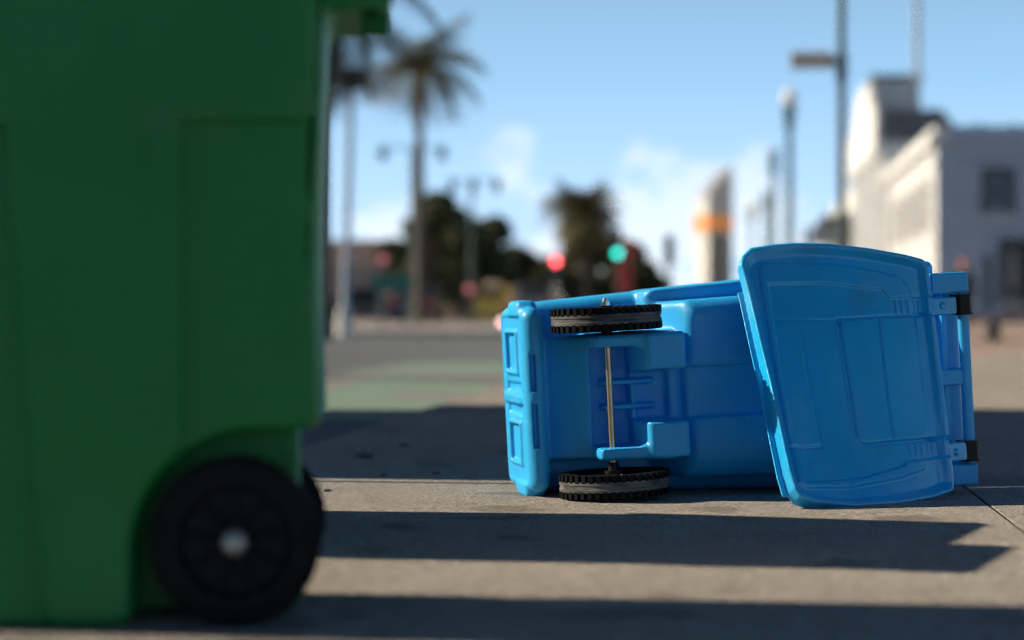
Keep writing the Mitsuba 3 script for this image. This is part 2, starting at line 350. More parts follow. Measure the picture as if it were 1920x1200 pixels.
hd = [trimesh.convex.convex_hull(np.array([(a_, b_, c_) for b_ in (.218, .264) for a_, c_ in ((1.02, .0), (1.05, -.002), (1.112, -.108), (1.112, .0))])), rbx(1.045, 1.146, 0.214, 0.268, -0.11, 0.05), rbx(1.045, 1.146, -0.276, -0.222, -0.11, 0.05), rbx(1.118, 1.146, -0.23, 0.23, -0.105, -0.078, 0.01),
      rbx(1.08, 1.096, -0.23, 0.23, -0.07, -0.045, 0.005), rbx(1.06, 1.140, -0.021, 0.021, -0.100, 0.05), rbx(1.06, 1.078, -0.25, 0.25, -0.03, 0.05, 0.005)]
put(bc + '__handle', cart(trimesh.util.concatenate(hd)), 'blue_plastic', smooth=35)
for wz in (0.185, -0.189):
    clip = m3.CrossSection([[(1.106, -0.126), (1.147, -0.126), (1.147, -0.066), (1.106, -0.066)]]).offset(-0.008).offset(0.008)
    c2 = (clip.extrude(0.053) + clip.offset(0.003).extrude(0.006) + clip.offset(0.003).extrude(0.006).translate([0, 0, 0.047])).to_mesh()
    v = np.array(c2.vert_properties[:, :3]); m = trimesh.Trimesh(np.stack([v[:, 0], v[:, 2] + wz - 0.0265, v[:, 1]], 1), c2.tri_verts); m.invert()
    k = put(bc + '__hinge_clip', cart(m), 'black_plastic', smooth=30)
    labels[k] = {'label': 'black plastic clip round the hinge bar'}

# lid: a shallow tray on a hinge, twisted as it rests on the ground
At, Ab = np.array([1.125, .25, -.10]), np.array([1.125, -.25, -.10])
Bt, Bb = np.array([.555, .25, -.105]), np.array([.591, -.25, -.408])
U1 = 0.57


def lidmap(v):
    u, vv, n = v[:, 0:1], v[:, 1:2], v[:, 2:3]
    s = (vv + .25) / .5
    def S(u, s): a = Ab + (At - Ab) * s; b = Bb + (Bt - Bb) * s; return a + (b - a) * u / U1
    p = S(u, s); tu = S(u + .01, s) - p; tv = S(u, s + .01) - p
    nn = np.cross(tu, tv); nn /= np.linalg.norm(nn, axis=1, keepdims=True); nn *= np.where(nn[:, 2:3] > 0, -1, 1)
    return p + nn * n


outline = Polygon([(.571, .300), (.560, .322), (.532, .343), (.480, .350), (.423, .353), (.337, .349), (.239, .335), (.147, .316), (.100, .302), (.090, .283), (.088, .0), (.088, -.262), (.095, -.286), (.167, -.297),
                   (.291, -.302), (.440, -.296), (.560, -.277), (.602, -.262), (.612, -.240), (.612, -.2), (.590, .0), (.573, .23)]).buffer(-0.012).buffer(0.012)
cell = 0.0017
f = Field((-0.02, -0.32, -0.008), (0.64, 0.37, 0.036), cell)
gu, gv = np.meshgrid(f.ax[0], f.ax[1], indexing='ij')


def polydist(geom, signed=True):
    ring = np.array((geom.exterior if signed else geom).coords); best = np.full(gu.shape, 9.0, np.float32)
    ins = np.zeros(gu.shape, bool)
    for (x0, y0), (x1, y1) in zip(ring[:-1], ring[1:]):
        dx, dy = x1 - x0, y1 - y0; L2 = dx * dx + dy * dy
        t = np.clip(((gu - x0) * dx + (gv - y0) * dy) / max(L2, 1e-12), 0, 1)
        best = np.minimum(best, np.hypot(gu - x0 - t * dx, gv - y0 - t * dy))
        if signed and y0 != y1:
            c = ((y0 <= gv) != (y1 <= gv)) & (gu < x0 + (gv - y0) / (y1 - y0) * dx); ins ^= c
    return np.where(ins, -best, best) if signed else best


def sm(a, b, x): t = np.clip((x - a) / (b - a), 0, 1); return t * t * (3 - 2 * t)


od = polydist(outline); di = -od
hf = 0.032 - 0.024 * sm(0.008, 0.028, di)
pa = Polygon([(.522, .294), (.508, .312), (.427, .306), (.333, .301), (.226, .280), (.165, .262), (.142, .236), (.136, .207), (.136, -.17), (.150, -.206), (.166, -.224), (.25, -.238), (.424, -.247), (.560, -.236), (.578, -.222), (.570, -.1), (.535, .2)])
hf += 0.008 * sm(-0.003, 0.005, -polydist(pa))
pb = Polygon([(.508, .258), (.37, .255), (.215, .231), (.198, .210), (.08, .207), (.08, .163), (.255, .163), (.33, .163), (.353, .15), (.37, -.10), (.37, -.135), (.36, -.148), (.09, -.150), (.09, -.198), (.225, -.200), (.235, -.210), (.37, -.228), (.47, -.228), (.555, -.222), (.545, 0.0)])
hf -= 0.0075 * sm(-0.0025, 0.0035, -polydist(pb))
for line, dep in (([(.346, .150), (.350, .158), (.333, .162), (.085, .163)], .003), ([(.347, .152), (.358, -.01), (.368, -.130), (.360, -.146), (.345, -.149), (.09, -.150)], .0035), ([(.238, .162), (.250, .0), (.258, -.148)], .003), ([(.136, .162), (.140, -.149)], .003),
                  ([(.585, -.139), (.478, -.143)], .003), ([(.478, -.142), (.455, .14)], .0008), ([(.545, .17), (.30, .158)], .0007)):
    hf -= 2.3 * dep * np.exp(-(polydist(LineString(line), False) / 0.0034) ** 2)
for v0, v1, u0, du in ((.168, .203, .118, .0165), (-.196, -.153, .125, .0200)):         # short ribs by the hinges
    for i in range(5):
        hf += 0.0055 * sm(0.0, 0.003, 0.0042 - np.abs(gu - (u0 + i * du))) * sm(0, 0.003, np.minimum(gv - v0, v1 - gv))
for cu, cv in ((.240, .200), (.52, -.19), (.19, .20)):
    r = np.hypot(gu - cu, gv - cv); hf += 0.0012 * np.exp(-((r - 0.007) / 0.0016) ** 2) + 0.001 * np.exp(-(r / 0.002) ** 2)
body = smax(np.maximum((f.Z - hf[:, :, None]) * 0.8, -0.004 - f.Z), od[:, :, None] - 0.10 * np.clip(0.02 - f.Z, 0, 1), 0.006)
f.F = gaussian_filter(body.astype(np.float32), 0.6)
# lifting lip along the free edge, hinge arms
edge = np.interp(gv, [-.262, -.24, -.2, 0, .23, .30], [.602, .612, .612, .590, .573, .571])
lip = np.maximum(np.maximum(np.maximum(gu - edge - .016, edge - gu - .01), np.abs(gv + 0.0) - 0.245)[:, :, None], np.abs(f.Z + 0.0005) - 0.0026)
f.F = np.minimum(f.F, lip.astype(np.float32))
for v0, v1 in ((.160, .206), (-.212, -.164)):
    f.add((0.012, 0.10, v0, v1, -0.004, 0.016), 0.004, 0.005)
    f.add((0.052, 0.066, (v0 + v1) / 2 - .007, (v0 + v1) / 2 + .007, -0.004, 0.022), 0.005, 0.004)
m = f.mesh(); m.vertices = lidmap(np.asarray(m.vertices))
if m.volume < 0: m.invert()
mm = cart(m)
if mm.volume < 0: mm.invert()
k = put(bc + '__lid', mm, 'blue_lid_plastic', smooth=True)
labels[k] = {'label': 'glossy blue lid hanging open with its moulded inner face towards the camera'}
del f, body, lip


# wheels
def gear_tyre(R, half, band, lugs):
    z0 = band
    core = rev([(R - .036, -half + .004), (R - .030, -half), (R - .010, -half), (R - .0085, -half + .002), (R - .0085, half - .002), (R - .010, half), (R - .030, half), (R - .036, half - .004), (R - .036, -half + .004)], 72)
    ms = [core]
    for s in (-1, 1):
        for i in range(lugs):
            a = 2 * math.pi * (i + (0.25 if s > 0 else 0)) / lugs; wd = 2 * math.pi * R / lugs * 0.62
            b = bx(R - .012, R, -wd / 2, wd / 2, *sorted((s * (z0 - .002), s * (half + .001))))
            v = np.asarray(b.vertices); out = v[:, 0] > R - .001; v = v.copy(); v[out, 1] *= 0.86; v[out & (np.abs(v[:, 2]) > half), 2] *= 0.96; b.vertices = v
            b.apply_transform(trimesh.transformations.rotation_matrix(a, [0, 0, 1])); ms.append(b)
    tread = rev([(R - .01, -z0), (R - .0015, -z0), (R - .0008, -z0 * .4), (R - .003, -z0 * .3), (R - .003, z0 * .3), (R - .0008, z0 * .4), (R - .0015, z0), (R - .01, z0)], 72)
    return trimesh.util.concatenate(ms), tread


def disc_rim(R, half, spokes, face):
    fl = .006
    pr = [(0.0, -fl), (R * .45, -fl), (R - .02, -fl), (R - .012, -half * .9), (R, -half * .9), (R, half * .9), (R - .012, half * .9), (R - .02, fl), (R * .45, fl), (0.0, fl)]
    ms = [rev(pr, 64)]
    for s in (-1, 1):
        for i in range(spokes):
            a = 2 * math.pi * i / spokes + 0.2
            for off in (0.0,):
                b = rbx(.018, R - .008, off - .0045, off + .0045, *sorted((s * .003, s * half * .86)), .003, 6)
                b.apply_transform(trimesh.transformations.rotation_matrix(a, [0, 0, 1])); ms.append(b)
        ms.append(cyl([0, 0, 0], [0, 0, s * half * 1.12], .026, .023, 32))
    return trimesh.util.concatenate(ms)


ty, tread = gear_tyre(0.140, 0.029, 0.0135, 42); rim = disc_rim(0.106, 0.029, 10, 1)


def wheel_in_cart(m, hc, wc, dc):
    v = np.asarray(m.vertices); m2 = m.copy(); m2.vertices = np.stack([v[:, 0] + hc, v[:, 2] + wc, v[:, 1] + dc], 1); m2.invert(); return cart(m2)


RD = -0.062                                     # depth of the axle
for wc in (0.197, -0.216):
    wk = bc + ('__wheel' if wc > 0 else '__wheel_001')
    put(wk + '__tyre', wheel_in_cart(ty, .207, wc, RD), 'black_rubber', smooth=25)
    put(wk + '__tread', wheel_in_cart(tread, .207, wc, RD), 'dusty_rubber', smooth=30)
    put(wk + '__rim', wheel_in_cart(rim, .207, wc, RD), 'black_plastic', smooth=30)
    put(wk + '__hub', cart(trimesh.util.concatenate([cyl([.207, wc + (-.03 if wc > 0 else .03), RD], [.207, wc + (-.047 if wc > 0 else .052), RD], .015, .012, 24)])), 'black_plastic', smooth=30)
put(bc + '__axle', cart(cyl([.207, -.24, RD], [.207, .235, RD], .0078, None, 28)), 'zinc_steel', smooth=40)
k = put(bc + '__nut', cart(trimesh.util.concatenate([cyl([.207, .228, RD], [.207, .240, RD], .0115, .0115, 6), cyl([.207, .240, RD], [.207, .250, RD], .008, .006, 20)])), 'bright_steel', smooth=30)
labels[k] = {'label': 'bright steel nut on the end of the axle'}

# ------------------------------------------------------------------ the green cart, standing close to the camera
f = Field((-0.80, -0.02, -0.01), (0.05, 0.52, 1.03), 0.006)
x, y, z = f.X, f.Y, f.Z
tp = 0.035 * (1 - z)                                                    # tapers towards the ground
g = smax(smax(x - (-0.006 + 0.006 * np.cos(z * 6)), -(x + 0.74 - 0.14 * (1 - z)), 0.05), smax(-(y - 0.004 * (1 - z)), y - (0.5 - tp), 0.05), 0.075)
g = smax(g, np.maximum(0.004 - z, z - 1.0) + 0 * g, 0.02)
arch = np.minimum(np.minimum(np.maximum(-0.106 - x, z - 0.294), np.hypot(x + 0.106, z - 0.111) - 0.183), np.maximum(-0.289 - x, z - 0.111))
g = smax(g, -arch + 0 * g, 0.022)
housing = np.maximum(np.maximum(np.abs(x + 0.172) - 0.124, np.abs(y - 0.25) - 0.105), np.abs(z - 0.18) - 0.168)
g = smin(g, housing, 0.01)
rec1 = np.maximum(np.maximum(-0.213 - x, z - 0.750 - 0.01 * x), np.abs(y) - 0.026) + 0 * g
lx = -0.408 - 0.062 * np.clip(z / 0.74, 0, 1) ** 0.8
rec2 = np.maximum(np.maximum(x - lx, z - 0.742), np.abs(y) - 0.026) + 0 * g
g = smax(g, -rec1, 0.012); g = smax(g, -rec2, 0.014)
f.F = g.astype(np.float32)
f.add((-0.03, 0.092, 0.06, 0.44, 0.922, 0.955), 0.008, 0.02)
f.F = smax(f.F, -np.maximum(np.maximum(np.abs(x + 0.36) - 0.30 - 0.05 * z, np.abs(y - 0.25) - 0.215), 0.36 - z), 0.01)
gbody = f.mesh()
glid = [rbx(-0.76, 0.035, -0.02, 0.52, 0.985, 1.035, 0.02), rbx(-0.70, -0.03, 0.03, 0.47, 1.03, 1.06, 0.012), rbx(-0.80, -0.75, 0.12, 0.38, 0.985, 1.005, 0.006)]
ghandle = [cyl([0.08, 0.05, 0.972], [0.08, 0.45, 0.972], 0.016), rbx(-0.02, 0.095, 0.05, 0.08, 0.925, 0.99), rbx(-0.02, 0.095, 0.42, 0.45, 0.925, 0.99)]
gt, gtread = gear_tyre(0.127, 0.026, 0.010, 40); grim = disc_rim(0.098, 0.027, 9, 1)


def up_wheel(m, xc, yc, zc):
    v = np.asarray(m.vertices); m2 = m.copy(); m2.vertices = np.stack([v[:, 0] + xc, v[:, 2] + yc, v[:, 1] + zc], 1); m2.invert(); return m2


PARTS = {}


def green_cart(label, X, Y, yaw):
    key = thing('green_wheeled_cart', label, 'waste cart')
    c, s = math.cos(yaw), math.sin(yaw)
    M = T([[c, -s, 0, X], [s, c, 0, Y], [0, 0, 1, 0.0], [0, 0, 0, 1]])
    items = [('body', gbody, 'green_plastic', True), ('lid', trimesh.util.concatenate(glid), 'green_plastic', 35), ('handle', trimesh.util.concatenate(ghandle), 'green_plastic', 35)]
    for i, yc in enumerate((0.045, 0.445)):
        wn = 'wheel' if i == 0 else 'wheel_001'
        items += [(wn + '__tyre', up_wheel(gt, -.137, yc, .127), 'black_rubber', 25), (wn + '__tread', up_wheel(gtread, -.137, yc, .127), 'black_rubber', 25), (wn + '__rim', up_wheel(grim, -.137, yc, .127), 'wheel_plastic', 30)]
        e = -1 if i == 0 else 1
        items += [(wn + '__bolt', ball([-.137, yc + e * .030, .127], .0195, 3, (1, 1, 1)), 'dull_steel', True)]
    pl = sbox(-.424, .684, -.268, .724).buffer(.006); em = ext(pl.difference(pl.buffer(-.005)), .004); bars = [sbox(-.413 + i * .0205, .692, -.413 + i * .0205 + w_, .692 + h_) for i, (w_, h_) in enumerate(((.006, .024), (.014, .018), (.006, .018), (.014, .018), (.014, .024), (.006, .018), (.014, .024)))]
    em = trimesh.util.concatenate([em] + [ext(q, .003) for q in bars]); v = np.asarray(em.vertices); em = trimesh.Trimesh(np.stack([v[:, 0], .0025 - v[:, 2], v[:, 1]], 1), em.faces); em.fix_normals()
    items += [('embossed_plate', em, 'green_plastic', False)]
    items += [('axle', cyl([-.137, .02, .127], [-.137, .47, .127], .009), 'zinc_steel', 40)]
    for n, me, b, sm_ in items:
        if n not in PARTS: PARTS[n] = mikit.ply(me, b, smooth=sm_)
        scene[key + '__' + n] = {**PARTS[n], 'to_world': M}
    return key


green_cart('green wheeled cart standing upright closest to the camera, its black wheel at the lower right', -0.2725, 3.565, math.radians(3.4))
green_cart('second green cart standing directly behind the closest green cart', -0.74, 4.63, math.radians(-20))
green_cart('third green cart in the row behind the closest green cart', -0.69, 5.155, math.radians(-20))

# small litter on the pavement
for px, py, s, lb in ((684, 858, .022, 'largest dark pebble on the shaded pavement right of the green cart wheel'), (614, 921, .008, 'tiny dark pebble on the sunlit strip touching the green cart wheel'), (818, 888, .009, 'small dark pebble in the shade just left of the blue cart'), (759, 837, .015, 'flat grey pebble far back in the shaded strip between the carts'), (720, 892, .008, 'tiny pebble at the sunlit edge of the shaded strip between the carts')):
    D = FPX * EYE / (py - HZ); m = ball([0, 0, 0], s, 2, (1.4, 1, .5)); m.vertices += 0.25 * s * (meshkit.noise(np.asarray(m.vertices) / s * 1.6)[:, None] - .5)
    m.apply_translation([at(px, D), D, s * .35]); kk = thing('pebble', lb, 'pebble', 'pebbles on the pavement'); put(kk, m, 'asphalt', smooth=40)


# ------------------------------------------------------------------ vehicles
def car(key, O, yaw, L, W, Hh, paint, taxi=False, van=False):
    fx, fy = np.array([math.cos(yaw), math.sin(yaw), 0]), np.array([-math.sin(yaw), math.cos(yaw), 0])
    loc = lambda m: frame(m, O, fx, fy, UP)
    h0 = .24
    if van:
        low = Polygon([(-L / 2, h0), (L / 2, h0), (L / 2, 1.05), (L / 2 - .06, 1.25), (L / 2 - .22, Hh - .12), (L / 2 - .36, Hh), (-L / 2 + .06, Hh), (-L / 2, Hh - .1)])
        cab = None
    else:
        low = Polygon([(-L / 2, .35), (-L / 2 + .05, h0), (L / 2 - .1, h0), (L / 2, .38), (L / 2 - .04, .70), (L / 2 - 1.15, .93), (-L / 2 + .75, .96), (-L / 2 + .06, .92)])
        cab = [(-L / 2 + .55, .94), (-L / 2 + 1.15, Hh), (L / 2 - 2.0, Hh), (L / 2 - 1.2, .92)]
    wx = (L * .31, -L * .31); R = .33
    arches = unary_union([Point(a, R).buffer(R + .05) for a in wx])
    m = ext(low.buffer(-.04).buffer(.04).difference(arches), W); v = np.asarray(m.vertices)
    body = [trimesh.Trimesh(np.stack([v[:, 0], v[:, 2] - W / 2, v[:, 1]], 1), m.faces[:, ::-1])]
    m2 = ext(low.buffer(-.05), W * .7); v = np.asarray(m2.vertices); body.append(trimesh.Trimesh(np.stack([v[:, 0], v[:, 2] - W * .35, v[:, 1]], 1), m2.faces[:, ::-1]))
    if cab:
        P = np.array([(px_, s * (W / 2 - (.06 if pz < 1 else .20)), pz) for px_, pz in cab for s in (-1, 1)])
        hull = trimesh.convex.convex_hull(P); body.append(hull)
        put(key + '__body', loc(trimesh.util.concatenate(body)), paint, smooth=25)
        for s in (-1, 1):
            c0 = np.array([(px_, s * (W / 2 - (.06 if pz < 1 else .20)), pz) for px_, pz in cab]); cen = c0.mean(0)
            q = cen + (c0 - cen) * .84 + np.array([0, s * .012, 0]); put(key + '__window', loc(trimesh.convex.convex_hull(np.vstack([q, q - [0, s * .01, 0]]))), 'dark_glass')
        for a, b in ((0, 1), (3, 2)):
            q = np.array([(cab[i][0], s * (W / 2 - (.14 if cab[i][1] < 1 else .26)), cab[i][1]) for i in (a, b) for s in (-1, 1)]); cen = q.mean(0)
            off = np.array([-.012 if a == 0 else .012, 0, .008]); q = cen + (q - cen) * .88 + off; put(key + '__windscreen', loc(trimesh.convex.convex_hull(np.vstack([q, q - off * 1.5]))), 'dark_glass')
    else:
        put(key + '__body', loc(trimesh.util.concatenate(body)), paint, smooth=25)
        for s in (-1, 1):
            put(key + '__window', loc(bx(L / 2 - 1.25, L / 2 - .5, s * W / 2 - .008, s * W / 2 + .008, 1.3, Hh - .45)), 'dark_glass')
            put(key + '__rear_window', loc(bx(-L / 2 - .008, -L / 2 + .008, s * .38 - .3, s * .38 + .3, 1.35, Hh - .35)), 'dark_glass')
    for a in wx:
        for s in (-1, 1):
            wk = put(key + '__wheel', loc(cyl([a, s * (W / 2 - .22), R], [a, s * (W / 2 - .01), R], R, None, 28)), 'black_rubber', smooth=30)
            put(wk + '__hubcap', loc(cyl([a, s * (W / 2 - .02), R], [a, s * (W / 2 + .004), R], R * .6, R * .5, 20)), 'silver_paint', smooth=30)
    for s in (-1, 1):
        put(key + '__headlight', loc(rbx(L / 2 - .16, L / 2 - .01, s * W * .36 - .16, s * W * .36 + .16, .58, .70, .03)), 'globe_white', smooth=30)
        put(key + '__tail_light', loc(rbx(-L / 2 - .01, -L / 2 + .12, s * W * .38 - .13, s * W * .38 + .13, .68, .82, .03)), 'red_paint', smooth=30)
    if taxi: put(key + '__roof_sign', loc(rbx(-.25, .05, -.3, .3, Hh, Hh + .18, .03)), 'white_paint', smooth=30)


SYAW = math.atan2(SV[1], SV[0])
o = LV * -3.12 + SV * 9.62 - UP * DROP
car(thing('added_van', 'unseen white van added behind the green carts to cast the broad shadow band', 'van'), o, SYAW, 5.3, 1.9, 2.75, 'white_paint', van=True)  # van added out of sight to throw the broad shadow band
gy = thing('yellow_taxi', 'yellow taxi crossing the street left of the blue cart', 'car'); car(gy, [at(925, 96), 96, -DROP], SYAW, 4.6, 1.8, 1.5, 'yellow_paint', taxi=True)
car(thing('parked_car', 'dark parked car below the green street sign and the tall palm', 'car'), [at(786, 96), 96, 0.05], SYAW, 4.5, 1.8, 1.5, 'navy_paint')
car(thing('parked_car', 'dark blue car parked right of the pale street light pole', 'car'), [at(690, 108), 108, 0.05], math.radians(12), 4.4, 1.8, 1.45, 'navy_paint')
car(thing('parked_car', 'silver car standing behind the left end of the blue cart, one tail light showing', 'car'), [at(1008, 84), 84, -DROP], SYAW, 4.4, 1.75, 1.45, 'silver_paint')


# ------------------------------------------------------------------ vegetation
def leaves(pts, size, n_per=1):
    n = len(pts); a = rng.normal(size=(n, 3)); a /= np.linalg.norm(a, axis=1, keepdims=True); b = np.cross(a, rng.normal(size=(n, 3))); b /= np.linalg.norm(b, axis=1, keepdims=True)
    s = size * rng.uniform(.6, 1.3, (n, 1))
    v = np.stack([pts - a * s, pts + b * s * .5, pts + a * s, pts - b * s * .5], 1).reshape(-1, 3)
    q = np.arange(4 * n).reshape(-1, 4)
    return trimesh.Trimesh(v, np.vstack([q[:, [0, 1, 2]], q[:, [0, 2, 3]]]), process=False)


def tree(label, px, D, top, wid, base=0.0):
    key = thing('broadleaf_tree', label, 'tree', None); X = at(px, D); Ht = zt(top, D)
    R = wid / 2 / FPX * D
    tr = [cyl([X, D, base], [X + .1, D, Ht * .5], .28, .2, 12)]
    lob = []
    for i in range(16):
        a = rng.uniform(0, 6.28); rr = R * math.sqrt(rng.uniform(0.02, .75)); zc = Ht * rng.uniform(.36, .93)
        if zc > Ht * .7: rr *= .62
        c = np.array([X + rr * math.cos(a), D + rr * math.sin(a), zc - .35]); lob.append((c, R * rng.uniform(.26, .42)))
    for c, r in lob[:7]: tr.append(cyl([X + .1, D, Ht * .42], c, .12, .04, 8))
    put(key + '__trunk', trimesh.util.concatenate(tr), 'bark', smooth=40)
    pts = []
    for c, r in lob:
        n = int(700 * min(1.6, max(.6, (r / 1.2) ** 2))); q = rng.normal(size=(n, 3)); q /= np.linalg.norm(q, axis=1, keepdims=True); q *= rng.uniform(.55, 1.0, (n, 1)) ** .6 * r; q[:, 2] *= .8; pts.append(c + q)
    put(key + '__crown', leaves(np.vstack(pts), .26), 'leaf_dark')


for lab, px, D, top, wid in (('dark bushy tree behind the tall palm trunk', 812, 104, 350, 180), ('dark bushy tree right of the tall palm trunk', 895, 108, 404, 190), ('low dark tree above the yellow taxi', 965, 112, 448, 180), ('dark round tree between the tall palm and the low trees', 850, 114, 378, 170), ('broad dark tree behind the yellow taxi', 930, 116, 424, 190), ('dark tree trailing down towards the red traffic light', 1000, 116, 468, 170), ('dark low tree trailing right of the shorter palm', 1150, 124, 446, 130),
                             ('dark tree between the red and the green traffic light', 1110, 118, 412, 150), ('low dark tree right of the green traffic light', 1190, 122, 470, 120), ('low dark tree left of the red traffic light', 1020, 120, 480, 90)):
    tree(lab, px, D, top, wid)


def frond(P0, az, el0, L, droop, wid, nseg=14):
    pts = []; p = np.array(P0, float); e = el0; hd = np.array([math.cos(az), math.sin(az), 0])
    for i in range(nseg + 1):
        pts.append(p.copy()); p = p + (hd * math.cos(e) + UP * math.sin(e)) * (L / nseg); e -= droop / nseg
    pts = np.array(pts); side = np.cross(hd, UP); V, Fc = [], []
    for i in range(2, nseg + 1):
        t = i / nseg; ln = wid * (math.sin(math.pi * min(1, .12 + t * .86)) ** .7)
        for s in (-1, 1):
            for j in range(5):
                b0 = pts[i - 1] + (pts[i] - pts[i - 1]) * (j / 5); b1 = pts[i - 1] + (pts[i] - pts[i - 1]) * (j / 5 + .19)
                fw = (pts[i] - pts[i - 1]) / np.linalg.norm(pts[i] - pts[i - 1])
                tip = b1 + (side * s * .8 + fw * .6 - UP * rng.uniform(.15, .55)) * ln * rng.uniform(.8, 1.15)
                k = len(V); V += [b0, b1, tip]; Fc.append([k, k + 1, k + 2])
    m = trimesh.Trimesh(np.array(V), np.array(Fc), process=False)
    rach = [cyl(pts[i], pts[i + 1], .05 * (1 - i / nseg) + .012, .05 * (1 - (i + 1) / nseg) + .012, 5) for i in range(0, nseg)]
    return trimesh.util.concatenate([m] + rach)


def palm(label, X, D, zc, r0, L, n, seed, fr_mat='frond_olive', low=-0.9, dead=5, trunk='palm_bark', wide=1.0):
    key = thing('palm_tree', label, 'palm tree'); g = np.random.default_rng(seed)
    prof = [(0, 0), (r0 * 1.25, 0), (r0, zc * .12), (r0 * .85, zc * .55), (r0 * .78, zc * .86), (r0 * 1.25, zc * .94), (r0 * 1.1, zc), (0, zc + .1)]
    t = rev(prof, 16); t.apply_translation([X, D, 0]); put(key + '__trunk', t, trunk, smooth=40)
    for i in range(n):
        az = 2 * math.pi * (i * .618034) + g.uniform(-.2, .2); q = i / (n - 1)
        el = 1.35 - q * (1.35 - low) + g.uniform(-.12, .12)
        put(key + '__frond', frond([X, D, zc], az, el, L * g.uniform(.85, 1.1), 1.0 + .7 * q, L * .30 * wide), fr_mat)
    for i in range(dead):
        put(key + '__dead_frond', frond([X, D, zc - .2], g.uniform(0, 6.28), -1.0 + g.uniform(-.2, .2), L * .75, .5, L * .16), 'dead_frond')


D = 82; palm('tall palm with a bare trunk and open crown in the left half of the photo', at(787, D), D, zt(132, D), .19, 2.55, 17, 3, low=-.1, dead=2, wide=1.9)
D = 112; palm('shorter palm with a dense rounded crown behind the traffic lights', at(1092, D), D, zt(398, D), .30, 2.1, 84, 5, low=-1.1, dead=14, wide=1.7)
D = 40; palm('nearest palm with hanging dark fronds behind the top of the closest green cart', at(596, D), D, zt(-55, D), .22, 2.6, 30, 9, 'frond_dark', -1.3, 6)
labels['palm_tree_002__trunk'] = {'label': 'palm trunk hidden behind the closest green cart'}

# ------------------------------------------------------------------ street furniture
def post(key, X, D, z0, z1, r, m='grey_paint', name='pole'):
    return put(f'{key}__{name}', cyl([X, D, z0], [X, D, z1], r, r * .85, 16), m, smooth=40)


D = 30; k = thing('street_sign', 'tall thin pole with a tan rectangular sign to its left, above the blue lid', 'street sign'); X = at(1578, D)
post(k, X, D, 0, 5.2, .058)
put(k + '__sign_panel', rbx(at(1482, D), at(1561, D), D - .014, D + .014, zt(130, D), zt(97, D), .01), 'sign_back', smooth=30)
put(k + '__bracket', [bx(at(1556, D), X, D - .02, D + .02, zt(122, D), zt(108, D)), cyl([X, D, zt(150, D)], [X, D, zt(100, D)], .075)], 'grey_paint', smooth=30)

for lab, px, py, D, r, glob in (('nearest of the teal lamp posts along the building, left of the tall sign pole', 1480, 185, 60, .10, .19), ('second teal lamp post with a dark head, further down the street', 1450, 290, 82, .10, .17),
                                ('small lamp post with a brightly glinting white globe', 1409, 392, 120, .09, .33), ('third teal lamp post nearly hidden behind the second', 1436, 368, 105, .10, .17),
                                ('short lamp post right of the nearest teal lamp post', 1512, 430, 120, .12, .14)):
    k = thing('street_lamp', lab, 'street lamp', None); X = at(px, D); z = zt(py, D)
    put(k + '__pole', [cyl([X, D, 0], [X, D, z - .3], r * 1.15, r * .8, 16), cyl([X, D, 0], [X, D, .8], r * 2, r * 1.6, 16), cyl([X, D, z - .75], [X, D, z - .22], r * 1.1, r * 1.7, 16)], 'teal_paint', smooth=40)
    put(k + '__globe', ball([X, D, z], glob, 3, (1, 1, 1.25)), 'globe_white' if px not in (1450, 1436, 1512) else 'teal_paint', smooth=True)

D = 47; k = thing('street_light', 'pale street light pole with a dark head right beside the closest green cart', 'street light'); X = at(657, D)
put(k + '__pole', [cyl([X - .12, D, .05], [X + .02, D, zt(160, D)], .085, .065, 16)], 'pale_blue_paint', smooth=40)
put(k + '__base', cyl([X - .12, D, .0], [X - .12, D, .55], .17, .13, 16), 'pale_paint', smooth=40)
put(k + '__lamp_head', rbx(X - .2, X + .34, D - .2, D + .2, zt(168, D), zt(128, D), .08), 'dark_paint', smooth=30)


def lamp(key, X, D, z, r, m, name='lamp'):
    scene_key = put(f'{key}__{name}', cyl([X, D, z], [X, D - .03, z], r, r, 20), m, emitter={'type': 'area', 'radiance': {'type': 'rgb', 'value': list(GLOW[m])}})
    return scene_key


def signal(label, px, py, D, lit=None, zbase=0.0, size=1.0, pole_m='grey_paint', powr=1.0):
    k = thing('traffic_light', label, 'traffic light'); X, z = at(px, D), zt(py, D)
    off = {'lamp_red': 0, 'lamp_green': 2, 'tail_red': 0}.get(lit, 1)
    c = [z + off * .33 * size - i * .33 * size for i in range(3)]
    put(k + '__housing', rbx(X - .17 * size, X + .17 * size, D - .1, D + .15, c[2] - .18 * size, c[0] + .18 * size, .03), 'dark_paint', smooth=30)
    post(k, X + .02, D + .22, zbase, c[0] + .2, .07, pole_m)
    for i, zz in enumerate(c):
        if lit and i == off: lamp(k, X, D - .1, zz, .13 * size, lit)
        else: put(k + '__dark_lens', cyl([X, D - .09, zz], [X, D - .12, zz], .11 * size, .11 * size, 16), 'dark_glass')
        put(k + '__visor', [bx(X - .13 * size, X + .13 * size, D - .30, D - .1, zz + .12 * size, zz + .135 * size)], 'dark_paint')
    return k


signal('traffic light showing red, above the left end of the blue cart', 1042, 490, 92, 'lamp_red')
signal('traffic light showing green, beside the red banner', 1158, 475, 92, 'lamp_green', size=1.1)
signal('traffic light showing a dim red, above the green street sign', 718, 486, 84, 'tail_red')
signal('low traffic light showing red, above the yellow taxi', 880, 542, 84, 'tail_red')
signal('dark unlit traffic light left of the striped tower', 1255, 470, 88, None, size=1.1)
D = 84; k = 'parked_car_002'
kk = put(k + '__brake_light', ball([at(1008, D) - 1.2, D - 2.2, .10], .12, 2), 'tail_red', smooth=True, emitter={'type': 'area', 'radiance': {'type': 'rgb', 'value': [1.6, 1.0, 1.0]}})

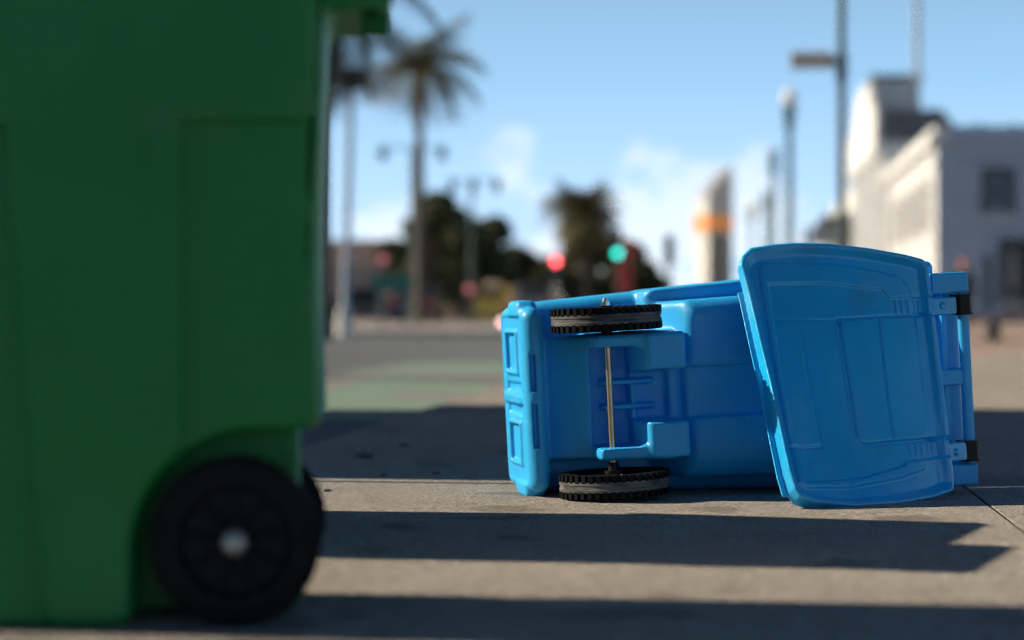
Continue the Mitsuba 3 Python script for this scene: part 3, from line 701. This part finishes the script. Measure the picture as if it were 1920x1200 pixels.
for lab, D, y, xs, pxp in (('teal pole with two lamp heads behind the tall palm trunk', 88, 285, (718, 829), 774), ('teal pole with three signal heads in front of the dark trees', 96, 346, (848, 887, 932), 884)):
    k = thing('signal_mast', lab, 'mast'); X, z = at(pxp, D), zt(y, D)
    put(k + '__pole', cyl([X, D, 0], [X, D, z + .2], .09, .07, 14), 'grey_paint', smooth=40)
    put(k + '__arm', cyl([at(xs[0], D), D, z + .15], [at(xs[-1], D), D, z + .15], .035, .035, 10), 'grey_paint', smooth=40)
    for q in xs: put(k + '__head', rbx(at(q, D) - .15, at(q, D) + .15, D - .12, D + .12, z - .3, z + .22, .05), 'teal_paint', smooth=30)

D = 62; k = thing('street_name_board', 'wide green street sign on two posts left of the yellow taxi', 'street sign')
put(k + '__panel', rbx(at(699, D), at(775, D), D - .02, D + .02, zt(546, D), zt(516, D), .01), 'sign_green', smooth=30)
for q in (712, 762): put(k + '__post', cyl([at(q, D), D + .06, 0.05], [at(q, D), D + .06, zt(518, D)], .03, .03, 10), 'grey_paint', smooth=40)

D = 86; k = thing('red_banner', 'tall red banner on a pole right of the green traffic light', 'banner')
put(k + '__pole', cyl([at(1176, D), D, 0], [at(1176, D), D, zt(446, D)], .05, .05, 10), 'grey_paint', smooth=40)
put(k + '__cloth', rbx(at(1164, D), at(1190, D), D - .07, D - .055, zt(482, D), zt(450, D), .006), 'red_paint'); put(k + '__cloth', rbx(at(1157, D), at(1184, D), D - .09, D - .075, zt(548, D), zt(490, D), .006), 'red_paint')

D = 6.75; k = thing('added_meter', 'unseen parking meter added behind the green carts to cast a thin shadow line', 'parking meter'); X = -.86  # hidden post added for the thin shadow line across the pavement
post(k, X, D, 0, 1.15, .02); put(k + '__head', rbx(X - .08, X + .08, D - .06, D + .06, 1.13, 1.45, .04), 'grey_paint', smooth=30)
for q, dd in ((1862, 40), (1716, 62)):
    k = thing('bollard', 'dark bollard at the edge of the brick plaza ' + ('right of the blue cart handle' if q > 1800 else 'hidden behind the blue cart lid'), 'bollard')
    put(k, [cyl([at(q, dd), dd, 0], [at(q, dd), dd, .30], .13, .12, 20), ball([at(q, dd), dd, .30], .12, 2, (1, 1, .6))], 'dark_paint', smooth=40)

# ------------------------------------------------------------------ tower with an orange band
D = 150; k = thing('orange_band_tower', 'white and grey tower with a slanted top and an orange band in the far distance', 'tower')
xl, xm, xr = at(1307, D), at(1329, D), at(1377, D)


def prism(poly, z0, z1s):
    p = np.array([(*q, z0) for q in poly] + [(*q, zz) for q, zz in zip(poly, z1s)]); return trimesh.convex.convex_hull(p)


fp = [(xl, D + 2.2), (xm, D), (xr, D + 1.2), (xr - .9, D + 3.4)]
mat('tower_grey', mikit.proc(lambda p, n, uv: mi.Color3f(0.24, 0.26, 0.30) * (0.85 + 0.3 * FB(p.x * 0.8, p.y * 0.8, p.z * 0.6, 3))), 0.6)
put(k + '__shaft', prism(fp, 0, [zt(430, D)] * 4), 'tower_grey')
put(k + '__white_panel', prism([(xl - .06, D + 2.2), (xl - .02, D + 2.2), (xm + .02, D - .02), (xm - .06, D - .04)], zt(404, D), [zt(374, D), zt(374, D), zt(364, D), zt(364, D)]), 'white_stucco')
put(k + '__white_panel', prism([(xl - .06, D + 2.2), (xl - .02, D + 2.2), (xm + .02, D - .02), (xm - .06, D - .04)], 0, [zt(433, D)] * 4), 'white_stucco')
cx_, cy_ = np.mean(fp, 0); fo = [(cx_ + (a - cx_) * 1.06, cy_ + (b - cy_) * 1.06) for a, b in fp]
put(k + '__band', prism(fo, zt(431, D), [zt(404, D)] * 4), 'orange_paint')
put(k + '__top', prism(fp, zt(404, D), [zt(372, D), zt(362, D), zt(306, D), zt(318, D)]), 'tower_grey')
put(k + '__glazing', prism([(xm + .25, D - .02), (xr - .1, D + 1.12), (xr - .1, D + 1.3), (xm + .25, D + .2)], .6, [zt(438, D)] * 4), 'roof_slate')

# ------------------------------------------------------------------ white pier building at the right
b = thing('white_pier_building', 'white two storey building with a raised centre block and flagpole at the right edge', 'building')
OFF = 8.27; y0, y1 = 100.0, 131.0


def bl(s, o=0.0): return OFF + o + 0.0927 * s                     # x of the street front at depth s


def block(pts, z0, z1): return prism(pts, z0, [z1] * len(pts))


Zc = zt(247, 100)
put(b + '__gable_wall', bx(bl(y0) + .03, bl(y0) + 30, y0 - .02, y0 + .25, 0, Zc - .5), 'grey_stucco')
put(b + '__wing', block([(bl(y0), y0), (bl(y0) + 30, y0 + .3), (bl(y1) + 30, y1), (bl(y1), y1)], 0, Zc - .5), 'white_stucco')
put(b + '__cornice', [block([(bl(y0, -.35), y0 - .35), (bl(y0, .5), y0 - .35), (bl(y1, .5), y1), (bl(y1, -.35), y1)], Zc - .5, Zc - .1), block([(bl(y0, -.1), y0 - .1), (bl(y0, .5), y0 - .1), (bl(y1, .5), y1), (bl(y1, -.1), y1)], Zc - .1, Zc + .25)], 'white_stucco')
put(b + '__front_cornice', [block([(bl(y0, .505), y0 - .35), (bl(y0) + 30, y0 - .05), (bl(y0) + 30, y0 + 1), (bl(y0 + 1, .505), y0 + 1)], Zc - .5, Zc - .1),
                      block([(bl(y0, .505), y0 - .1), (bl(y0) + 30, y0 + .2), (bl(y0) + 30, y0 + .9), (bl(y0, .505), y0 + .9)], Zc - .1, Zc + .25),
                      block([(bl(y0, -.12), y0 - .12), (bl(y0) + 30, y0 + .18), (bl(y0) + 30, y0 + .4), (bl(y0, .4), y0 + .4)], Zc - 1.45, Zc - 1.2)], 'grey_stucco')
for i in range(9):                                                 # street front: pilasters and tall windows
    s = y0 + 1.6 + i * 3.3
    put(b + '__pilaster', block([(bl(s, -.06), s), (bl(s, .1), s), (bl(s + .7, .1), s + .7), (bl(s + .7, -.06), s + .7)], 0, Zc - .5), 'white_stucco')
    if i < 8:
        wk = put(b + '__front_window', block([(bl(s + 1.3, -.02), s + 1.3), (bl(s + 1.3, .1), s + 1.3), (bl(s + 2.9, .1), s + 2.9), (bl(s + 2.9, -.02), s + 2.9)], 3.9, 6.2), 'roof_slate')
xa, xb, za, zb = at(1846, 100), at(1897, 100), zt(397, 100), zt(322, 100)
wk = put(b + '__window', bx(xa, xb, y0 - .04, y0 + .1, za, zb), 'dark_glass')
put(wk + '__frame', [bx(xa - .12, xa + .05, y0 - .1, y0 + .1, za - .1, zb + .12), bx(xb - .05, xb + .12, y0 - .1, y0 + .1, za - .1, zb + .12), bx(xa + .05, xb - .05, y0 - .1, y0 + .1, zb - .05, zb + .12), bx(xa + .05, xb - .05, y0 - .08, y0 + .1, (za + zb) / 2 - .05, (za + zb) / 2 + .05)], 'dark_paint')
put(wk + '__sill', bx(xa - .2, xb + .2, y0 - .22, y0 + .12, za - .28, za - .1), 'white_stucco')
xa, xb, za, zb = at(1871, 100), at(1990, 100), 0.25, zt(447, 100)
dk = put(b + '__doorway', bx(xa, xb, y0 - .06, y0 + .15, za, zb), 'dark_paint')
put(dk + '__frame', [bx(xa - .2, xa, y0 - .14, y0 + .1, 0, zb + .2), bx(xa, xb, y0 - .14, y0 + .1, zb, zb + .2)], 'grey_stucco')
put(b + '__side_panel', bx(at(1845, 100), at(1858, 100), y0 - .1, y0 + .1, .7, zt(478, 100)), 'dark_paint')
put(b + '__plinth', bx(bl(y0) + .05, bl(y0) + 30, y0 - .35, y0 + .2, 0, .45), 'pink_stucco')
ring = trimesh.creation.torus(.42, .14, 32, 12); ring.apply_transform(trimesh.transformations.rotation_matrix(math.pi / 2, [1, 0, 0])); ring.apply_translation([at(1896, 100), y0 - .12, zt(585, 100)])
kk = put(b + '__sign_emblem', ring, 'pale_paint', smooth=True); labels[kk] = {'label': 'pale ring emblem on the dark doorway sign'}
kk = put(b + '__sign_lettering', [bx(at(1893, 100) + (0.02 if i % 2 else 0), at(1904, 100) - (.03 if i % 3 else 0), y0 - .11, y0 - .06, zt(474 + 10 * i + 7, 100), zt(474 + 10 * i, 100)) for i in range(7)], 'pale_paint'); labels[kk] = {'label': 'blurred pale vertical lettering above the ring emblem'}
# centre block with hip roof, attic and flagpole
X0, X1 = bl(y1, -.4), at(1772, y1); Zb = zt(282, y1)
put(b + '__centre_block', block([(X0, y1), (X1 + 1.0, y1), (X1 + 1.6, y1 + 31), (bl(y1 + 31, -.4), y1 + 31)], 0, Zb), 'white_stucco')
put(b + '__centre_cornice', block([(X0 - .45, y1 - .4), (X1 + 1.2, y1 - .4), (X1 + 1.8, y1 + 31.4), (bl(y1 + 31, -.9), y1 + 31.4)], Zb, Zb + .45), 'white_stucco')
rz0, rz1 = Zb + .45, zt(204, y1)
put(b + '__roof', trimesh.convex.convex_hull(np.array([(X0 - .1, y1 - .1, rz0), (X1 + 1.2, y1 - .1, rz0), (X1 + 1.8, y1 + 31, rz0), (bl(y1 + 31, -.4), y1 + 31, rz0), (X0 + .0, y1 + .3, rz1), (X1 - .1, y1 + .3, rz1), (X1 + .5, y1 + 30, rz1), (bl(y1 + 30, -.3), y1 + 30, rz1)])), 'roof_slate')
sa, sb = 139.0, 150.0; za_ = zt(150, sa)
put(b + '__attic', block([(bl(sa, -.3), sa), (at(1725, sa), sa), (at(1725, sa) + .8, sb), (bl(sb, -.3), sb)], rz0, za_), 'white_stucco')
put(b + '__attic_cap', block([(bl(sa, -.55), sa - .25), (at(1729, sa), sa - .25), (at(1729, sa) + .8, sb + .2), (bl(sb, -.55), sb + .2)], za_, za_ + .3), 'roof_slate')
gm = ext([(y1, Zb), (y1, rz1 + .2), (y1 + 4.5, rz1 + .4), (y1 + 7.0, za_ - .8), (sa, za_ - .1), (sb, za_ - .1), (153, za_ - 1.0), (155, rz1 + .6), (161, rz1 + .2), (161, Zb)], .35); v = np.asarray(gm.vertices)
gm.vertices = np.stack([OFF - .78 + v[:, 2] + .0927 * v[:, 0], v[:, 0], v[:, 1]], 1); gm.fix_normals(); put(b + '__gable', gm, 'white_stucco')
for i in range(6):
    s = y1 + 2 + i * 4.6
    put(b + '__centre_pilaster', block([(bl(s, -.7), s), (bl(s, -.3), s), (bl(s + 1.3, -.3), s + 1.3), (bl(s + 1.3, -.7), s + 1.3)], 0, Zb), 'white_stucco')
    if i < 5: put(b + '__arched_window', block([(bl(s + 1.9, -.45), s + 1.9), (bl(s + 1.9, -.2), s + 1.9), (bl(s + 4, -.2), s + 4), (bl(s + 4, -.45), s + 4)], 1.0, 7.2), 'grey_stucco')
put(b + '__flagpole', cyl([at(1719, 136), 136, zt(150, 136)], [at(1719, 136), 136, 24], .19, .16, 16), 'pale_blue_paint', smooth=40)
for q, r in ((1835, .22), (1900, .16)): put(b + '__roof_vent', [cyl([at(q, 104), 104, Zc - .2], [at(q, 104), 104, Zc + .55], r, r, 14), cyl([at(q, 104), 104, Zc + .45], [at(q, 104), 104, Zc + .7], r * 1.5, .02, 14)], 'roof_slate', smooth=40)
# further sheds down the street front
b2 = thing('far_pier_shed', 'pale shed with dark awnings beyond the white pier building', 'building')
put(b2 + '__wall', block([(bl(163, -.2), 163), (bl(163) + 18, 163), (bl(230) + 18, 230), (bl(230, -.2), 230)], 0, zt(345, 165)), 'white_stucco')
for s in (166, 186, 206): put(b2 + '__awning', prism([(bl(s, -1.5), s), (bl(s, -.2), s), (bl(s + 14, -.2), s + 14), (bl(s + 14, -1.5), s + 14)], zt(452, s), [zt(420, s), zt(392, s), zt(392, s), zt(420, s)]), 'dark_paint')

# ------------------------------------------------------------------ buildings across the street at the left
b3 = thing('tan_brick_building', 'low tan brick building behind the green street sign', 'building')
D = 124; put(b3 + '__wall', bx(-60, at(800, D), D, D + 20, 0, zt(458, D)), 'tan_brick'); put(b3 + '__roof', bx(-60.2, at(802, D), D - .25, D + 20.2, zt(458, D), zt(450, D)), 'pink_stucco')
for q in range(6):
    xx = at(630 + 27 * q, D); put(b3 + '__window', bx(xx, xx + .45, D - .03, D + .1, 1.6, 2.9), 'dark_glass')
put(b3 + '__door', bx(at(742, D), at(756, D), D - .05, D + .1, 0.05, 2.3), 'dark_paint')
b4 = thing('pink_stucco_building', 'pinkish grey low building with pale panels between the palm trunk and the taxi', 'building')
D = 116; put(b4 + '__wall', bx(at(800, D), at(868, D), D, D + 14, 0, zt(470, D)), 'pink_stucco'); put(b4 + '__roof', bx(at(798, D), at(870, D), D - .2, D + 14, zt(470, D), zt(462, D)), 'grey_stucco')
for q in (812, 834): put(b4 + '__shutter', bx(at(q, D), at(q + 15, D), D - .04, D + .05, .1, 2.7), 'pale_paint')
D = 126; b5 = thing('grey_garage_building', 'grey low building with pale columns below the dark trees', 'building')
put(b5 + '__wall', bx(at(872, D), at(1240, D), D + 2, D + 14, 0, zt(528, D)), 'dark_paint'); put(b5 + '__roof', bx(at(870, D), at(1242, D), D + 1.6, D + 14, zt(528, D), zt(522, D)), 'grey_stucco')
for q in (880, 925, 1052, 1098): put(b5 + '__column', bx(at(q, D) - .28, at(q, D) + .28, D + .9, D + 1.6, 0, zt(500, D)), 'pale_paint')


# ------------------------------------------------------------------ person behind the cart
def hullchain(bones):
    out = None
    for (a, ra), (c, rc) in bones:
        hm = m3.Manifold.batch_hull([m3.Manifold.sphere(ra, 16).translate(list(a)), m3.Manifold.sphere(rc, 16).translate(list(c))]); out = hm if out is None else out + hm
    return out


def to_tm(M_, ln=.03, it=8):
    q = M_.refine_to_length(ln).to_mesh(); m = trimesh.Trimesh(q.vert_properties[:, :3], q.tri_verts); m.merge_vertices(); trimesh.smoothing.filter_taubin(m, iterations=it); return m


pk = thing('person', 'person in a dark coat and orange cap standing in front of the white building', 'person')
D = 60; PX = np.array([at(1806, D), D, 0.0]); J = lambda x_, y_, z_: PX + np.array([x_, y_, z_])
legs = hullchain([(J(s * .09, 0, .92), .085), (J(s * .10, .02 * s, .50), .06)] for s in (-1, 1)) + hullchain([(J(s * .10, .02 * s, .50), .06), (J(s * .10, .03, .09), .042)] for s in (-1, 1)) + hullchain([(J(s * .10, .05, .05), .045), (J(s * .11, -.12, .035), .035)] for s in (-1, 1))
tors = hullchain([[(J(0, 0, .95), .15), (J(0, 0, 1.15), .14)], [(J(0, 0, 1.15), .14), (J(-.09, 0, 1.36), .11)], [(J(0, 0, 1.15), .14), (J(.09, 0, 1.36), .11)], [(J(-.15, 0, 1.40), .07), (J(.15, 0, 1.40), .07)], [(J(0, 0, 1.40), .07), (J(0, -.01, 1.54), .055)]])
arms = hullchain([(J(s * .18, 0, 1.39), .062), (J(s * .24, .02, 1.12), .048)] for s in (-1, 1)) + hullchain([(J(s * .24, .02, 1.12), .045), (J(s * .25, -.05, .88), .032)] for s in (-1, 1))
hands = hullchain([(J(s * .25, -.055, .86), .030), (J(s * .25, -.065, .80), .030)] for s in (-1, 1)) + hullchain([(J(s * .25, -.09 + i * .02, .79), .0095), (J(s * .245, -.095 + i * .02, .72 - (.01 if i in (1, 2) else 0)), .0085)] for s in (-1, 1) for i in range(4)) + hullchain([(J(s * .25, -.085, .84), .011), (J(s * .24, -.115, .79), .010)] for s in (-1, 1))
head = hullchain([[(J(0, .01, 1.66), .095), (J(0, -.02, 1.60), .075)], [(J(0, -.02, 1.60), .07), (J(0, -.01, 1.54), .055)], [(J(0, -.105, 1.645), .016), (J(0, -.122, 1.615), .018)], [(J(-.092, 0, 1.64), .02), (J(-.094, .005, 1.62), .018)], [(J(.092, 0, 1.64), .02), (J(.094, .005, 1.62), .018)]])
put(pk + '__body', to_tm(legs + tors + arms + hands + head, .022, 6), 'skin', smooth=True)
coat = hullchain([[(J(0, 0, .80), .185), (J(0, 0, 1.15), .165)], [(J(0, 0, 1.15), .165), (J(-.10, 0, 1.37), .125)], [(J(0, 0, 1.15), .165), (J(.10, 0, 1.37), .125)]]) + hullchain([(J(s * .18, 0, 1.40), .08), (J(s * .245, .02, 1.12), .066)] for s in (-1, 1)) + hullchain([(J(s * .245, .02, 1.12), .064), (J(s * .252, -.045, .90), .052)] for s in (-1, 1))
put(pk + '__coat', to_tm(coat, .03, 5), 'coat_dark', smooth=True)
tr_ = hullchain([(J(s * .09, 0, .90), .105), (J(s * .10, .02 * s, .50), .078)] for s in (-1, 1)) + hullchain([(J(s * .10, .02 * s, .50), .078), (J(s * .10, .03, .12), .066)] for s in (-1, 1))
put(pk + '__trousers', to_tm(tr_, .03, 5), 'navy_paint', smooth=True)
cap = m3.Manifold.sphere(.108, 24).translate(list(J(0, .01, 1.675))).trim_by_plane([0, 0, 1], 1.675) + m3.Manifold.batch_hull([m3.Manifold.sphere(.012, 10).translate(list(J(sx, -yy, 1.682))) for sx, yy in ((-.07, .09), (.07, .09), (-.045, .17), (.045, .17))])
put(pk + '__cap', to_tm(cap, .02, 3), 'cap_orange', smooth=True)
put(pk + '__hair', to_tm(m3.Manifold.sphere(.103, 24).scale([1, 1, 1.1]).translate(list(J(0, .022, 1.65))).trim_by_plane([0, 1, .25], (PX[1] + .02 + .25 * 1.62) / math.hypot(1, .25)), .03, 3), 'coat_dark', smooth=True)
